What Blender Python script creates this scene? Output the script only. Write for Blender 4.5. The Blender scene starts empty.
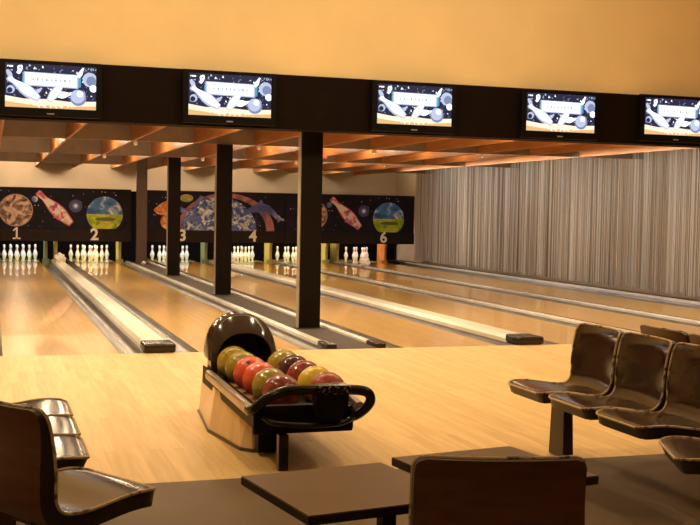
import bpy, bmesh, math, random
from mathutils import Vector, Matrix, noise
random.seed(7)
SC = bpy.context.scene
COL = SC.collection
V = Vector
PI = math.pi

# ------------------------------------------------------------------ camera
F_PX, YAW, PITCH, ROLL = 1113.25, 0.31268, 0.046137, 0.018225
cam_d = bpy.data.cameras.new('camera')
cam_d.sensor_width = 36.0
cam_d.lens = 36.0 * F_PX / 700.0
cam_d.clip_start = 0.05
cam = bpy.data.objects.new('camera', cam_d); COL.objects.link(cam)
fw = V((math.sin(YAW)*math.cos(PITCH), math.cos(YAW)*math.cos(PITCH), -math.sin(PITCH)))
rt = V((math.cos(YAW), -math.sin(YAW), 0)); up = rt.cross(fw)
r2 = rt*math.cos(ROLL) + up*math.sin(ROLL); u2 = -rt*math.sin(ROLL) + up*math.cos(ROLL)
M = Matrix((r2, u2, -fw)).transposed().to_4x4()
M.translation = V((-1.9074, -10.5343, 1.3751))
cam.matrix_world = M
SC.camera = cam

# ------------------------------------------------------------------ world, exposure
w = bpy.data.worlds.new('world'); SC.world = w; w.use_nodes = True
w.node_tree.nodes['Background'].inputs[0].default_value = (1.0, .72, .42, 1)
w.node_tree.nodes['Background'].inputs[1].default_value = 0.02
SC.view_settings.view_transform = 'Standard'; SC.view_settings.look = 'None'
SC.view_settings.gamma = 1; SC.view_settings.use_curve_mapping = False
SC.view_settings.exposure = 0.0
WARM = (1.0, .78, .46)
LK = .8

def area(name, loc, size, power, col=WARM, rot=(0, 0, 0), sy=None):
    d = bpy.data.lights.new(name, 'AREA'); d.energy = power; d.color = col
    d.shape = 'RECTANGLE'; d.size = size; d.size_y = sy or size
    o = bpy.data.objects.new(name, d); o.location = loc; o.rotation_euler = rot; COL.objects.link(o)
    return o
def spot(name, loc, power, angle=120, blend=.7, rad=.06, col=WARM, rot=(0, 0, 0)):
    d = bpy.data.lights.new(name, 'SPOT'); d.energy = power; d.color = col
    d.spot_size = math.radians(angle); d.spot_blend = blend; d.shadow_soft_size = rad
    o = bpy.data.objects.new(name, d); o.location = loc; o.rotation_euler = rot; COL.objects.link(o)
    return o
def point(name, loc, power, rad=.05, col=WARM):
    d = bpy.data.lights.new(name, 'POINT'); d.energy = power; d.color = col; d.shadow_soft_size = rad
    o = bpy.data.objects.new(name, d); o.location = loc; COL.objects.link(o)
    return o
# ceiling spots over the approach and the seats
for (x, y, p) in ((-3.2, -2.2, 350), (-.9, -2.2, 215), (1.6, -2.2, 205), (4.2, -2.2, 200), (7.0, -2.2, 190),
                  (-2.6, -4.8, 90), (1.3, -6.6, 90), (3.6, -5.6, 150)):
    spot('approach_light', (x, y, 4.3), p, 130, .8, .07)
spot('seating_light', (-4.6, -10.4, 4.0), 130, 120, .8, .07, rot=(math.radians(35), 0, math.radians(-35)))
# soft wash up the wall over the beam
area('wall_wash_light', (.5, -1.6, 4.35), 9, 150, (1.0, .80, .48), (math.radians(42), 0, 0), .4)
# lamps up in the bays of the slatted ceiling
for x, q in ((-2.26, 1.5), (-1.28, 1.5), (-.30, 1.25), (.68, 1.1), (1.66, .8), (2.64, .9), (3.62, .75), (4.60, .85), (5.58, .55), (6.56, .4), (7.54, .22), (8.5, .12)):
    k_ = int(round((x+2.26)/.98))
    point('bay_light', (x, 3.0 + .5*(k_ % 2), 2.70), 42*q*LK, .14, (1.0, .76, .47))
    point('bay_light', (x, 9.4 + .5*(k_ % 2), 2.70), 42*q*LK, .14, (1.0, .76, .47))
    point('bay_light', (x, 14.4 + .4*(k_ % 2), 2.70), 34*q*LK, .14, (1.0, .76, .47))
    if k_ % 2: point('bay_light', (x, 18.5, 2.66), 62*q*LK, .14, (1.0, .80, .54))
# added fill spots below the boards to brighten each lane, no fixtures there
for x in (-1.3, .5, 2.6, 4.4, 6.1, 7.7):
    for y, p in ((2.4, 150), (4.8, 90), (9.0, 120), (14.0, 100)):
        spot('lane_fill', (x, y, 2.36), p*LK*(1.05 if x < 3 else .72 if x < 5 else .55), 150, .9, .28, (1.0, .83, .60))
# fill light added to brighten the curtain, not a fixture of the hall
area('curtain_fill', (7.8, 9, 2.36), .12, 72, (1.0, .94, .85), (0, math.radians(-40), 0), 14)
# pit lights over each rack of pins
PINCOL = [(.75, .9, 1.0), (1.0, .95, .62), (.75, .9, 1.0), (1.0, .95, .62), (1.0, .9, .6), (1.0, .72, .62)]
LANES = [-1.8, 0.0, 2.097, 3.888, 5.502, 7.17]
for x, c in zip(LANES, PINCOL):
    area('pit_light', (x+.525, 18.05, 1.05), 1.0, 17, c, (math.radians(32), 0, 0), .12)

# ------------------------------------------------------------------ materials
def new_mat(name):
    m = bpy.data.materials.new(name); m.use_nodes = True
    nt = m.node_tree; return m, nt, nt.nodes['Principled BSDF']
def mat(name, col, rough=.5, metal=0, var=.0, scale=8, bump=0, bscale=60, coat=0, stretch=(1, 1, 1), spec=.5):
    m, nt, b = new_mat(name)
    b.inputs['Roughness'].default_value = rough; b.inputs['Metallic'].default_value = metal
    b.inputs['Coat Weight'].default_value = coat; b.inputs['Coat Roughness'].default_value = .08
    b.inputs['Specular IOR Level'].default_value = spec
    tc = nt.nodes.new('ShaderNodeTexCoord'); mp = nt.nodes.new('ShaderNodeMapping')
    mp.inputs['Scale'].default_value = stretch
    nt.links.new(tc.outputs['Object'], mp.inputs['Vector'])
    n = nt.nodes.new('ShaderNodeTexNoise'); n.inputs['Scale'].default_value = scale; n.inputs['Detail'].default_value = 4
    nt.links.new(mp.outputs[0], n.inputs['Vector'])
    r = nt.nodes.new('ShaderNodeValToRGB')
    v = max(var, .03)
    r.color_ramp.elements[0].position = .3; r.color_ramp.elements[1].position = .7
    r.color_ramp.elements[0].color = [c*(1-v) for c in col] + [1]
    r.color_ramp.elements[1].color = [min(1, c*(1+v)) for c in col] + [1]
    nt.links.new(n.outputs['Fac'], r.inputs[0]); nt.links.new(r.outputs[0], b.inputs['Base Color'])
    if bump:
        n2 = nt.nodes.new('ShaderNodeTexNoise'); n2.inputs['Scale'].default_value = bscale
        nt.links.new(mp.outputs[0], n2.inputs['Vector'])
        bp = nt.nodes.new('ShaderNodeBump'); bp.inputs['Strength'].default_value = bump; bp.inputs['Distance'].default_value = .01
        nt.links.new(n2.outputs['Fac'], bp.inputs['Height']); nt.links.new(bp.outputs[0], b.inputs['Normal'])
    return m
def emis(name, col, s):
    m, nt, b = new_mat(name)
    b.inputs['Base Color'].default_value = (.01, .01, .01, 1)
    b.inputs['Emission Color'].default_value = (*col, 1); b.inputs['Emission Strength'].default_value = s
    b.inputs['Roughness'].default_value = .25
    return m
def boards(name, c1, c2, width, length, rough=.25, coat=.3, seam=.75, rvar=.1, crough=.05):
    """narrow boards running along Y with grain"""
    m, nt, b = new_mat(name)
    tc = nt.nodes.new('ShaderNodeTexCoord'); mp = nt.nodes.new('ShaderNodeMapping')
    mp.inputs['Rotation'].default_value = (0, 0, PI/2)
    nt.links.new(tc.outputs['Object'], mp.inputs['Vector'])
    br = nt.nodes.new('ShaderNodeTexBrick')
    br.inputs['Scale'].default_value = 1.0; br.inputs['Brick Width'].default_value = length; br.inputs['Row Height'].default_value = width
    br.inputs['Mortar Size'].default_value = .0008; br.inputs['Mortar Smooth'].default_value = .1; br.inputs['Bias'].default_value = 0
    br.offset = .37; br.offset_frequency = 2
    br.inputs['Color1'].default_value = (*c1, 1); br.inputs['Color2'].default_value = (*c2, 1)
    br.inputs['Mortar'].default_value = (*[c*seam for c in c1], 1)
    nt.links.new(mp.outputs[0], br.inputs['Vector'])
    mp2 = nt.nodes.new('ShaderNodeMapping'); mp2.inputs['Scale'].default_value = (14, .9, 1)
    nt.links.new(tc.outputs['Object'], mp2.inputs['Vector'])
    n = nt.nodes.new('ShaderNodeTexNoise'); n.inputs['Scale'].default_value = 2.2; n.inputs['Detail'].default_value = 5
    nt.links.new(mp2.outputs[0], n.inputs['Vector'])
    r = nt.nodes.new('ShaderNodeValToRGB'); r.color_ramp.elements[0].position = .3; r.color_ramp.elements[1].position = .75
    r.color_ramp.elements[0].color = (.82, .78, .72, 1); r.color_ramp.elements[1].color = (1, 1, 1, 1)
    nt.links.new(n.outputs['Fac'], r.inputs[0])
    mx = nt.nodes.new('ShaderNodeMix'); mx.data_type = 'RGBA'; mx.blend_type = 'MULTIPLY'; mx.inputs[0].default_value = 1
    nt.links.new(br.outputs['Color'], mx.inputs[6]); nt.links.new(r.outputs[0], mx.inputs[7])
    nt.links.new(mx.outputs[2], b.inputs['Base Color'])
    n3 = nt.nodes.new('ShaderNodeTexNoise'); n3.inputs['Scale'].default_value = 1.1; n3.inputs['Detail'].default_value = 3
    nt.links.new(tc.outputs['Object'], n3.inputs['Vector'])
    mr = nt.nodes.new('ShaderNodeMapRange'); mr.inputs['To Min'].default_value = max(.02, rough-rvar); mr.inputs['To Max'].default_value = rough+rvar
    nt.links.new(n3.outputs['Fac'], mr.inputs['Value']); nt.links.new(mr.outputs[0], b.inputs['Roughness'])
    b.inputs['Coat Weight'].default_value = coat; b.inputs['Coat Roughness'].default_value = crough; b.inputs['Coat IOR'].default_value = 1.6
    return m
M_APP = boards('approach_maple', (.84, .57, .235), (.72, .47, .175), .065, 1.6, .5, 0, .86)
M_LANE = boards('lane_maple', (.88, .53, .13), (.76, .44, .10), .027, 2.2, .30, .7, .985, .04, .02)
M_DECK = boards('pin_deck_maple', (.80, .68, .30), (.76, .64, .28), .027, 2.2, .2, .8, .98, .03, .015)
M_FLOOR2 = mat('dark_floor', (.15, .095, .045), .55, var=.12, scale=3, bump=.05, spec=.25)
M_GUT = mat('gutter_grey', (.20, .18, .165), .30, .2, var=.35, scale=3, stretch=(6, .5, 1))
M_COVER = mat('cover_cream', (.90, .84, .68), .28, var=.06, scale=4, coat=.3)
M_RAIL = mat('rail_cream', (.95, .90, .78), .25, .1, var=.08, scale=3, coat=.3)
M_RAILG = mat('rail_steel', (.95, .93, .90), .25, .2, var=.1, scale=3)
M_STRIP = mat('strip_dark', (.052, .033, .018), .75, var=.2, scale=5, stretch=(4, .7, 1))
M_CAP = mat('end_cap_brown', (.022, .013, .010), .25, var=.15, spec=.4)
M_BLACK = mat('soft_black', (.012, .010, .009), .5, var=.1)
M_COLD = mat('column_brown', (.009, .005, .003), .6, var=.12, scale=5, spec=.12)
M_COLL = mat('column_lit_edge', (.30, .27, .20), .45, var=.1, scale=5)  # pale colour paints in the light on the columns' left faces
M_FASC = mat('fascia_brown', (.009, .0042, .003), .7, var=.15, scale=5, spec=.08)
M_WALLY = mat('ochre_plaster', (.84, .66, .37), .85, var=.04, scale=1.5, bump=.05)
M_WALLC = mat('cream_plaster', (.80, .68, .50), .8, var=.05, scale=2)
M_CEIL = mat('ceiling_brown', (.16, .10, .06), .8, var=.1)
M_BOARD = mat('ceiling_board_wood', (.55, .235, .080), .42, var=.18, scale=5, stretch=(3, .4, 6), coat=.1)
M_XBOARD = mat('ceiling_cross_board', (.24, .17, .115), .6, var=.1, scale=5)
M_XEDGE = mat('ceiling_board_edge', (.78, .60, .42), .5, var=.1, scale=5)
M_MASK = mat('mask_black', (.014, .009, .011), .6, var=.25, scale=2, spec=.2)
M_MASKB = mat('mask_lower_brown', (.022, .012, .009), .6, var=.15, spec=.2)
M_PIN = mat('pin_white', (.86, .85, .80), .22, var=.02, coat=.4)
M_PINR = mat('pin_red', (.62, .10, .07), .3, var=.05, coat=.4)
M_KICK = mat('kickback_yellow', (.52, .42, .12), .4, var=.25, scale=4)
M_KICKO = mat('kickback_orange', (.55, .22, .05), .4, var=.25, scale=4)
M_KICKG = mat('kickback_green', (.22, .25, .12), .4, var=.25, scale=4)
M_SHELL = mat('seat_shell_brown', (.040, .019, .010), .17, var=.28, scale=9, coat=.15, spec=.5)
M_SHELLB = mat('seat_shell_back', (.12, .046, .022), .45, var=.25, scale=5, stretch=(1, 1, 6))
M_SHELLD = mat('seat_shell_flange', (.030, .018, .012), .4, var=.2)
M_FRAME = mat('bench_frame_brown', (.055, .030, .018), .4, var=.15)
M_TABLE = mat('table_laminate', (.18, .105, .06), .36, var=.12, scale=3)
M_TEDGE = mat('table_edge', (.02, .012, .01), .4, var=.1)
M_HOOD = mat('hood_brown_gloss', (.038, .024, .017), .13, var=.1, coat=.1, spec=.35)
M_HIN = mat('hood_inside', (.006, .005, .004), .6)
M_BODY = mat('return_body_laminate', (.66, .46, .24), .3, var=.12, scale=3, stretch=(4, 4, 1), coat=.2)
M_BODYD = mat('return_body_plinth', (.06, .045, .03), .4)
M_TRAY = mat('tray_black', (.008, .006, .005), .5, var=.1, spec=.15)
M_METAL = mat('tray_rail_metal', (.40, .33, .28), .28, .7, var=.1)
M_TUBE = mat('tube_black', (.010, .007, .006), .2, var=.05, spec=.45)
M_CREAMCR = mat('crumpled_white', (.80, .74, .62), .6, var=.15, scale=30)
M_NUM = mat('number_white', (.95, .88, .75), .4)
M_SPOTB = mat('spot_body_white', (.85, .80, .72), .4)

def worn_mat():
    m, nt, b = new_mat('worn_edge')
    tc = nt.nodes.new('ShaderNodeTexCoord')
    n = nt.nodes.new('ShaderNodeTexNoise'); n.inputs['Scale'].default_value = 30; n.inputs['Detail'].default_value = 4
    nt.links.new(tc.outputs['Object'], n.inputs['Vector'])
    r = nt.nodes.new('ShaderNodeValToRGB'); r.color_ramp.elements[0].position = .34; r.color_ramp.elements[1].position = .46
    r.color_ramp.elements[0].color = (.10, .055, .03, 1); r.color_ramp.elements[1].color = (.66, .48, .27, 1)
    nt.links.new(n.outputs['Fac'], r.inputs[0]); nt.links.new(r.outputs[0], b.inputs['Base Color'])
    b.inputs['Roughness'].default_value = .55
    return m
M_WORN = worn_mat()

# ------------------------------------------------------------------ helpers
def link(name, me, m, parent=None, smooth=False):
    o = bpy.data.objects.new(name, me); COL.objects.link(o)
    ms = m if isinstance(m, (list, tuple)) else [m]
    for q in ms: me.materials.append(q)
    if smooth:
        for p in me.polygons: p.use_smooth = True
    if parent is not None:
        o.parent = parent
    return o
def obj(name, bm, m, parent=None, smooth=False, world=False, auto=False):
    """bm to one object; world=True: coordinates are world ones, parent is an unrotated Empty"""
    if world and parent is not None:
        bmesh.ops.translate(bm, vec=-parent.location, verts=bm.verts)
    me = bpy.data.meshes.new(name); bm.to_mesh(me); bm.free()
    o = link(name, me, m, parent, smooth or auto)
    if auto: me.set_sharp_from_angle(angle=math.radians(38))
    return o
def tag(o, label, cat, group=None, kind=None):
    o['label'] = label; o['category'] = cat
    if group: o['group'] = group
    if kind: o['kind'] = kind
    return o
def struct(o, label=None, cat=None):
    o['kind'] = 'structure'
    if label: o['label'] = label
    if cat: o['category'] = cat
    return o
def thing(name, loc, label, cat, group=None, rz=0):
    o = bpy.data.objects.new(name, None); COL.objects.link(o); o.location = loc; o.rotation_euler = (0, 0, rz)
    o.empty_display_size = .1
    return tag(o, label, cat, group)
def box(bm, x0, x1, y0, y1, z0, z1, mi=0):
    vs = [bm.verts.new((x, y, z)) for z in (z0, z1) for y in (y0, y1) for x in (x0, x1)]
    fs = [(0, 2, 3, 1), (4, 5, 7, 6), (0, 1, 5, 4), (2, 6, 7, 3), (0, 4, 6, 2), (1, 3, 7, 5)]
    out = []
    for f in fs:
        q = bm.faces.new([vs[i] for i in f]); q.material_index = mi; out.append(q)
    return out
def boxbm(*a, bev=0, seg=2):
    bm = bmesh.new(); box(bm, *a)
    if bev: bmesh.ops.bevel(bm, geom=bm.edges[:], offset=bev, segments=seg, affect='EDGES', profile=.6)
    return bm
def prism(bm, pts, axis, a, b, mi=0):
    """polygon pts (2d) extruded along axis from a to b"""
    def P(u, v, t):
        return {'x': (t, u, v), 'y': (u, t, v), 'z': (u, v, t)}[axis]
    A = [bm.verts.new(P(u, v, a)) for u, v in pts]; B = [bm.verts.new(P(u, v, b)) for u, v in pts]
    n = len(pts)
    fs = [bm.faces.new(A), bm.faces.new(B[::-1])]
    for i in range(n):
        fs.append(bm.faces.new([A[i], B[i], B[(i+1) % n], A[(i+1) % n]]))
    for f in fs: f.material_index = mi
    bmesh.ops.recalc_face_normals(bm, faces=fs)
    return fs
def tube(bm, pts, r, seg=12, mi=0, caps=True):
    pts = [V(p) for p in pts]; rings = []
    rr = r if isinstance(r, (list, tuple)) else [r]*len(pts)
    prev = None
    for i, p in enumerate(pts):
        t = (pts[min(i+1, len(pts)-1)] - pts[max(i-1, 0)]).normalized()
        ref = prev if prev is not None else (V((0, 0, 1)) if abs(t.z) < .9 else V((1, 0, 0)))
        a = (ref - t*ref.dot(t)).normalized(); prev = a; b = t.cross(a)
        rings.append([bm.verts.new(p + (a*math.cos(2*PI*k/seg) + b*math.sin(2*PI*k/seg))*rr[i]) for k in range(seg)])
    fs = []
    for A, B in zip(rings, rings[1:]):
        for k in range(seg):
            fs.append(bm.faces.new((A[k], A[(k+1) % seg], B[(k+1) % seg], B[k])))
    if caps:
        fs.append(bm.faces.new(rings[0][::-1])); fs.append(bm.faces.new(rings[-1]))
    for f in fs: f.material_index = mi
    return fs
def smooth_path(pts, n=6):
    """Catmull-Rom"""
    P = [V(p) for p in pts]; P = [P[0]*2-P[1]] + P + [P[-1]*2-P[-2]]
    out = []
    for i in range(1, len(P)-2):
        for k in range(n):
            t = k/n
            out.append(.5*((2*P[i]) + (-P[i-1]+P[i+1])*t + (2*P[i-1]-5*P[i]+4*P[i+1]-P[i+2])*t*t + (-P[i-1]+3*P[i]-3*P[i+1]+P[i+2])*t**3))
    out.append(P[-2]); return out
def lathe(bm, prof, seg=24, mis=None):
    rings = []
    for r, z in prof:
        if r < 1e-5: rings.append([bm.verts.new((0, 0, z))])
        else: rings.append([bm.verts.new((r*math.cos(2*PI*k/seg), r*math.sin(2*PI*k/seg), z)) for k in range(seg)])
    for i, (A, B) in enumerate(zip(rings, rings[1:])):
        for k in range(seg):
            k2 = (k+1) % seg
            if len(A) == 1 and len(B) == 1: continue
            if len(A) == 1: f = bm.faces.new((A[0], B[k2], B[k]))
            elif len(B) == 1: f = bm.faces.new((A[k], A[k2], B[0]))
            else: f = bm.faces.new((A[k], A[k2], B[k2], B[k]))
            if mis: f.material_index = mis[i]
def circ(cx, cz, r, n=40, a0=0, a1=2*PI, ry=None):
    ry = ry or r
    return [(cx + r*math.cos(a0+(a1-a0)*k/n), cz + ry*math.sin(a0+(a1-a0)*k/n)) for k in range(n if a1-a0 > 6.28 else n+1)]
ORD = ['first', 'second', 'third', 'fourth', 'fifth', 'sixth', 'seventh', 'eighth', 'ninth', 'tenth', 'eleventh', 'twelfth']

# ------------------------------------------------------------------ shell of the place
YF = 1.5          # front of the dark beam
XR, XL = 9.22, -6.0
struct(obj('floor', boxbm(XL, XR, -5.0, 0, -.12, 0), M_APP), 'light maple approach floor in front of the lanes', 'floor')
struct(obj('floor', boxbm(XL, XR, -13.5, -5.0, -.12, 0), M_FLOOR2), 'dark brown smooth floor under the seats and tables', 'floor')
struct(obj('floor', boxbm(XL, XR, 0, 20.2, -.30, -.16), M_BLACK), 'dark subfloor below the lanes and gutters', 'floor')
struct(obj('wall_back', boxbm(XL, XR+.5, 20.0, 20.2, -.16, 3.0), M_WALLC), 'cream wall band above the pin masking panels', 'wall')
struct(obj('wall_left', boxbm(XL-.2, XL, -13.5, 20.2, -.3, 4.6), M_WALLY), 'ochre side wall left of the lanes', 'wall')
struct(obj('wall_right', boxbm(XR+.1, XR+.3, -13.5, 20.2, -.3, 4.6), M_WALLC), 'plain wall behind the string curtain', 'wall')
struct(obj('wall_front', boxbm(XL, XR+.3, -13.7, -13.5, -.12, 4.6), M_WALLY), 'ochre wall behind the seating area', 'wall')
struct(obj('wall_upper', boxbm(XL, XR+.1, YF+.04, YF+.24, 2.87, 4.6), M_WALLY), 'ochre plaster wall above the dark beam with televisions', 'wall')
struct(obj('ceiling', boxbm(XL, XR+.1, -13.5, YF+.04, 4.5, 4.6), M_WALLC), 'high ceiling over the seating area', 'ceiling')
struct(obj('ceiling', boxbm(XL, XR+.1, YF+.24, 20.0, 2.90, 3.0), M_CEIL), 'low brown ceiling above the wooden boards', 'ceiling')
bm = boxbm(XL, XR+.1, YF, YF+.32, 2.27, 2.87)
struct(obj('trim_1', bm, M_FASC), 'long dark brown beam carrying the televisions', 'beam')

# ceiling boards
k = 0
xs = [-4.71, -3.73, -2.75, -1.77, -.79, .19, 1.17, 2.15, 3.13, 4.11, 5.09, 6.07, 7.05, 8.03]
zb, zt = 2.40, 2.90
for i, x in enumerate(xs):
    o = obj('ceiling_board', boxbm(x-.02, x+.02, YF+.33, 19.98, zb, zt-.002, bev=.003, seg=1), M_BOARD)
    vis = i-3
    lab = ('lengthwise orange wood ceiling board, %s from the left edge of the picture' % ORD[vis]) if vis >= 0 else 'lengthwise wooden ceiling board out of view to the left, number %s beyond the edge' % ORD[-vis-1]
    tag(o, lab, 'ceiling board', 'lengthwise ceiling boards')
for i, y in enumerate((2.05, 7.07, 12.05, 17.15)):
    bm = bmesh.new(); box(bm, XL, XR+.1, y-.02, y+.02, zb+.004, zt-.002)
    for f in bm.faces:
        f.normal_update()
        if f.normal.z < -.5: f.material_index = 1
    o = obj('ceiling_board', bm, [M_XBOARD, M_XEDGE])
    tag(o, 'crosswise brown ceiling board with pale lower edge, %s behind the television beam' % ORD[i], 'ceiling board', 'crosswise ceiling boards')

# ------------------------------------------------------------------ lanes
LN = ['one', 'two', 'three', 'four', 'five', 'six']
GL = [(-2.035, -1.8), (-.235, 0), (1.90, 2.097), (3.66, 3.888), (5.28, 5.502), (6.90, 7.17)]
GR = [(-.75, -.515), (1.05, 1.285), (3.147, 3.38), (4.938, 5.17), (6.552, 6.79), (8.22, 8.74)]
def gutter_bm(x0, x1, y0=.0, y1=17.92):
    c = (x0+x1)/2; r = (x1-x0)/2
    top = [(c - r*math.cos(PI*k/10), -.006 - .085*math.sin(PI*k/10)) for k in range(11)]
    bm = bmesh.new()
    pts = [(x0, -.155)] + [(x0, -.006)] + top[1:-1] + [(x1, -.006), (x1, -.155)]
    # build as strips so the concave section stays clean
    prof = [(x0, -.006)] + top[1:-1] + [(x1, -.006)]
    for a, b in zip(prof, prof[1:]):
        vs = [bm.verts.new((a[0], y0, a[1])), bm.verts.new((b[0], y0, b[1])), bm.verts.new((b[0], y1, b[1])), bm.verts.new((a[0], y1, a[1])),
              bm.verts.new((a[0], y0, -.155)), bm.verts.new((b[0], y0, -.155)), bm.verts.new((b[0], y1, -.155)), bm.verts.new((a[0], y1, -.155))]
        for f in ((0, 1, 2, 3), (4, 7, 6, 5), (0, 4, 5, 1), (3, 2, 6, 7)): bm.faces.new([vs[i] for i in f])
    bmesh.ops.remove_doubles(bm, verts=bm.verts, dist=.0005)
    bmesh.ops.recalc_face_normals(bm, faces=bm.faces)
    return bm
for i, x in enumerate(LANES):
    t = thing('bowling_lane', (x+.525, 0, 0), 'polished orange maple bowling lane leading to the pins under number %d' % (i+1), 'bowling lane', 'bowling lanes')
    obj('lane_surface', boxbm(x, x+1.05, .004, 17.9, -.155, 0), M_LANE, t, world=True)
    o = obj('pin_deck', boxbm(x, x+1.05, 17.905, 19.6, -.155, 0), M_DECK, t, world=True); o['label'] = 'pale yellow pin deck under the pins'
    for g in (GL[i], GR[i]):
        obj('gutter', gutter_bm(g[0]+.002, g[1]-.002), M_GUT, t, world=True, auto=True)
# dividers
def cover(x0, x1, label):
    t = thing('ball_return_cover', ((x0+x1)/2, .05, 0), label, 'lane cover', 'ball return covers')
    bm = bmesh.new()
    prism(bm, [(x0, -.15), (x1, -.15), (x1, .035), (x1-.03, .07), (x0+.03, .07), (x0, .035)], 'y', .30, 17.5)
    obj('cover', bm, M_COVER, t, world=True, auto=True)
    bm = boxbm(x0-.012, x1+.012, -.02, .32, .001, .088, bev=.03, seg=3)
    for f in bm.faces: pass
    o = obj('end_cap', bm, M_CAP, t, world=True, auto=True); o['label'] = 'dark brown rounded end cap'
cover(-.515, -.237, 'long cream ball return cover between lanes one and two')
cover(3.382, 3.658, 'long cream ball return cover between lanes three and four')
def rail(x0, x1, m, label, y0=.02, y1=17.6, h=.03, cap=True):
    t = thing('divider_rail', ((x0+x1)/2, y0, 0), label, 'divider rail', 'divider rails')
    obj('rail', boxbm(x0, x1, y0+.32*cap, y1, -.155, h, bev=.008), m, t, world=True)
    if cap:
        o = obj('end_cap', boxbm(x0-.012, x1+.012, y0, y0+.34, -.10, h+.018, bev=.016, seg=3), M_CAP, t, world=True, auto=True)
        o['label'] = 'dark brown end cap'
rail(1.29, 1.375, M_RAIL, 'cream rail on the right edge of lane two, left of the columns')
rail(1.815, 1.895, M_RAIL, 'cream rail on the left edge of lane three, right of the columns')
rail(5.175, 5.275, M_RAIL, 'cream rail dividing lanes four and five')
rail(6.795, 6.895, M_RAILG, 'pale steel rail dividing lanes five and six')
rail(8.745, 8.885, M_RAILG, 'pale steel rail running along the foot of the string curtain', cap=False)
struct(obj('floor', boxbm(1.38, 1.81, 0.004, 17.7, -.155, .004), M_STRIP), 'dark strip of floor carrying the columns between lanes two and three', 'floor')
struct(obj('floor', boxbm(8.89, XR+.1, .004, 19.9, -.155, -.004), M_BLACK), 'dark floor strip under the string curtain', 'floor')
struct(obj('floor', boxbm(XL, -2.04, .004, 20.0, -.155, 0), M_STRIP), 'dark floor strip left of lane one', 'floor')

# columns
for i, y in enumerate((1.9, 6.97, 12.04, 17.11)):
    lab = ['dark square column nearest the camera, its foot beside the foul line', 'dark square column, second of the row, between lanes two and three',
           'dark square column, third of the row, in front of the number three', 'square pillar, brown painted lighter as lit, between the masking panels of lanes two and three'][i]
    t = thing('column', (1.612, y+.08, 0), lab, 'column', 'columns between lanes two and three')
    top = 2.42 if i else 2.395
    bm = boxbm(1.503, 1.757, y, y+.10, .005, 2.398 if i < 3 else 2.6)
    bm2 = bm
    o = obj('shaft', bm2, M_COLD if i < 3 else mat('pillar_lit_brown', (.085, .048, .032), .5), t, world=True)  # last column: its lit look is put into a lighter brown
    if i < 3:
        o = obj('painted_lit_side', boxbm(1.492, 1.5025, y, y+.10, .006, 2.39), M_COLL, t, world=True); o['label'] = 'left side coloured pale as if lit'
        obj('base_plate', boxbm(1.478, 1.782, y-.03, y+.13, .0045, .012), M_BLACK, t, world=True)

# ------------------------------------------------------------------ pit: dividers, curtains, masking panels
KM = {'y': M_KICK, 'o': M_KICKO, 'g': M_KICKG}
kicks = [(-.60, 'g', 'olive pit wall right of the pins of lane one'), (-.36, 'y', 'yellow pit wall left of the pins of lane two'),
         (1.20, 'y', 'yellow pit wall right of the pins of lane two'), (3.40, 'g', 'olive green pit wall right of the pins of lane three'),
         (5.12, 'y', 'yellow pit wall between the pins of lanes four and five'), (6.66, 'y', 'yellow pit wall right of the pins of lane five'),
         (6.97, 'y', 'yellow pit wall left of the pins of lane six'), (8.33, 'o', 'orange pit wall right of the pins of lane six')]
for (x, c, lab) in kicks:
    t = thing('pit_wall', (x, 18, 0), lab, 'pit wall', 'pit side walls')
    bm = bmesh.new()
    prof = [(18.0, -.10), (18.62, -.10), (18.62, .62), (17.98, .62), (17.94, .52), (17.99, .40), (18.02, .2)]
    prism(bm, prof, 'x', x-.035, x+.035)
    bmesh.ops.bevel(bm, geom=bm.edges[:], offset=.012, segments=2, affect='EDGES')
    obj('panel', bm, KM[c], t, world=True)
    bm = bmesh.new(); prism(bm, [(x-.09, 18.05), (x+.09, 18.05), (x+.08, 18.12), (x-.08, 18.12)], 'z', -.10, .05)
    obj('foot', bm, KM[c], t, world=True)
struct(obj('wall_pit', boxbm(XL, XR, 19.72, 19.98, -.15, 1.80), mat('pit_curtain_black', (.004, .003, .003), .9, spec=.05)), 'black curtain wall behind the pins', 'wall')

def art(bm, pts, lay, mi): # flat printed shape on the panel: thin relief
    prism(bm, pts, 'y', 17.9 - .0015 - .0012*lay, 17.9, mi)
def noise_art(name, cols, scale, rough=.4, dist=1.5):
    m, nt, b = new_mat(name)
    tc = nt.nodes.new('ShaderNodeTexCoord'); n = nt.nodes.new('ShaderNodeTexNoise')
    n.inputs['Scale'].default_value = scale; n.inputs['Detail'].default_value = 5; n.inputs['Distortion'].default_value = dist
    nt.links.new(tc.outputs['Object'], n.inputs['Vector'])
    r = nt.nodes.new('ShaderNodeValToRGB')
    while len(r.color_ramp.elements) < len(cols): r.color_ramp.elements.new(.5)
    for e, (p, c) in zip(r.color_ramp.elements, cols): e.position = p; e.color = (*c, 1)
    nt.links.new(n.outputs['Fac'], r.inputs[0]); nt.links.new(r.outputs[0], b.inputs['Base Color'])
    b.inputs['Roughness'].default_value = rough; b.inputs['Specular IOR Level'].default_value = .3
    return m
A_SPACE = noise_art('art_space', [(.35, (.006, .005, .009)), (.6, (.012, .008, .028)), (.75, (.04, .03, .10))], 1.4, .7)
A_PLANET = noise_art('art_planet', [(.34, (.04, .03, .025)), (.46, (.30, .18, .14)), (.55, (.85, .62, .46)), (.68, (.60, .42, .36))], 3.6)
A_RIM = mat('art_planet_rim', (.50, .30, .32), .4)
A_PIN = noise_art('art_pin', [(.36, (.22, .12, .45)), (.44, (.75, .10, .14)), (.49, (.80, .50, .52)), (.55, (.92, .86, .84))], 4.5)
A_PINO = mat('art_pin_outline', (.70, .16, .20), .4)
A_STAR = mat('art_star', (.85, .85, .95), .4)
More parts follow.
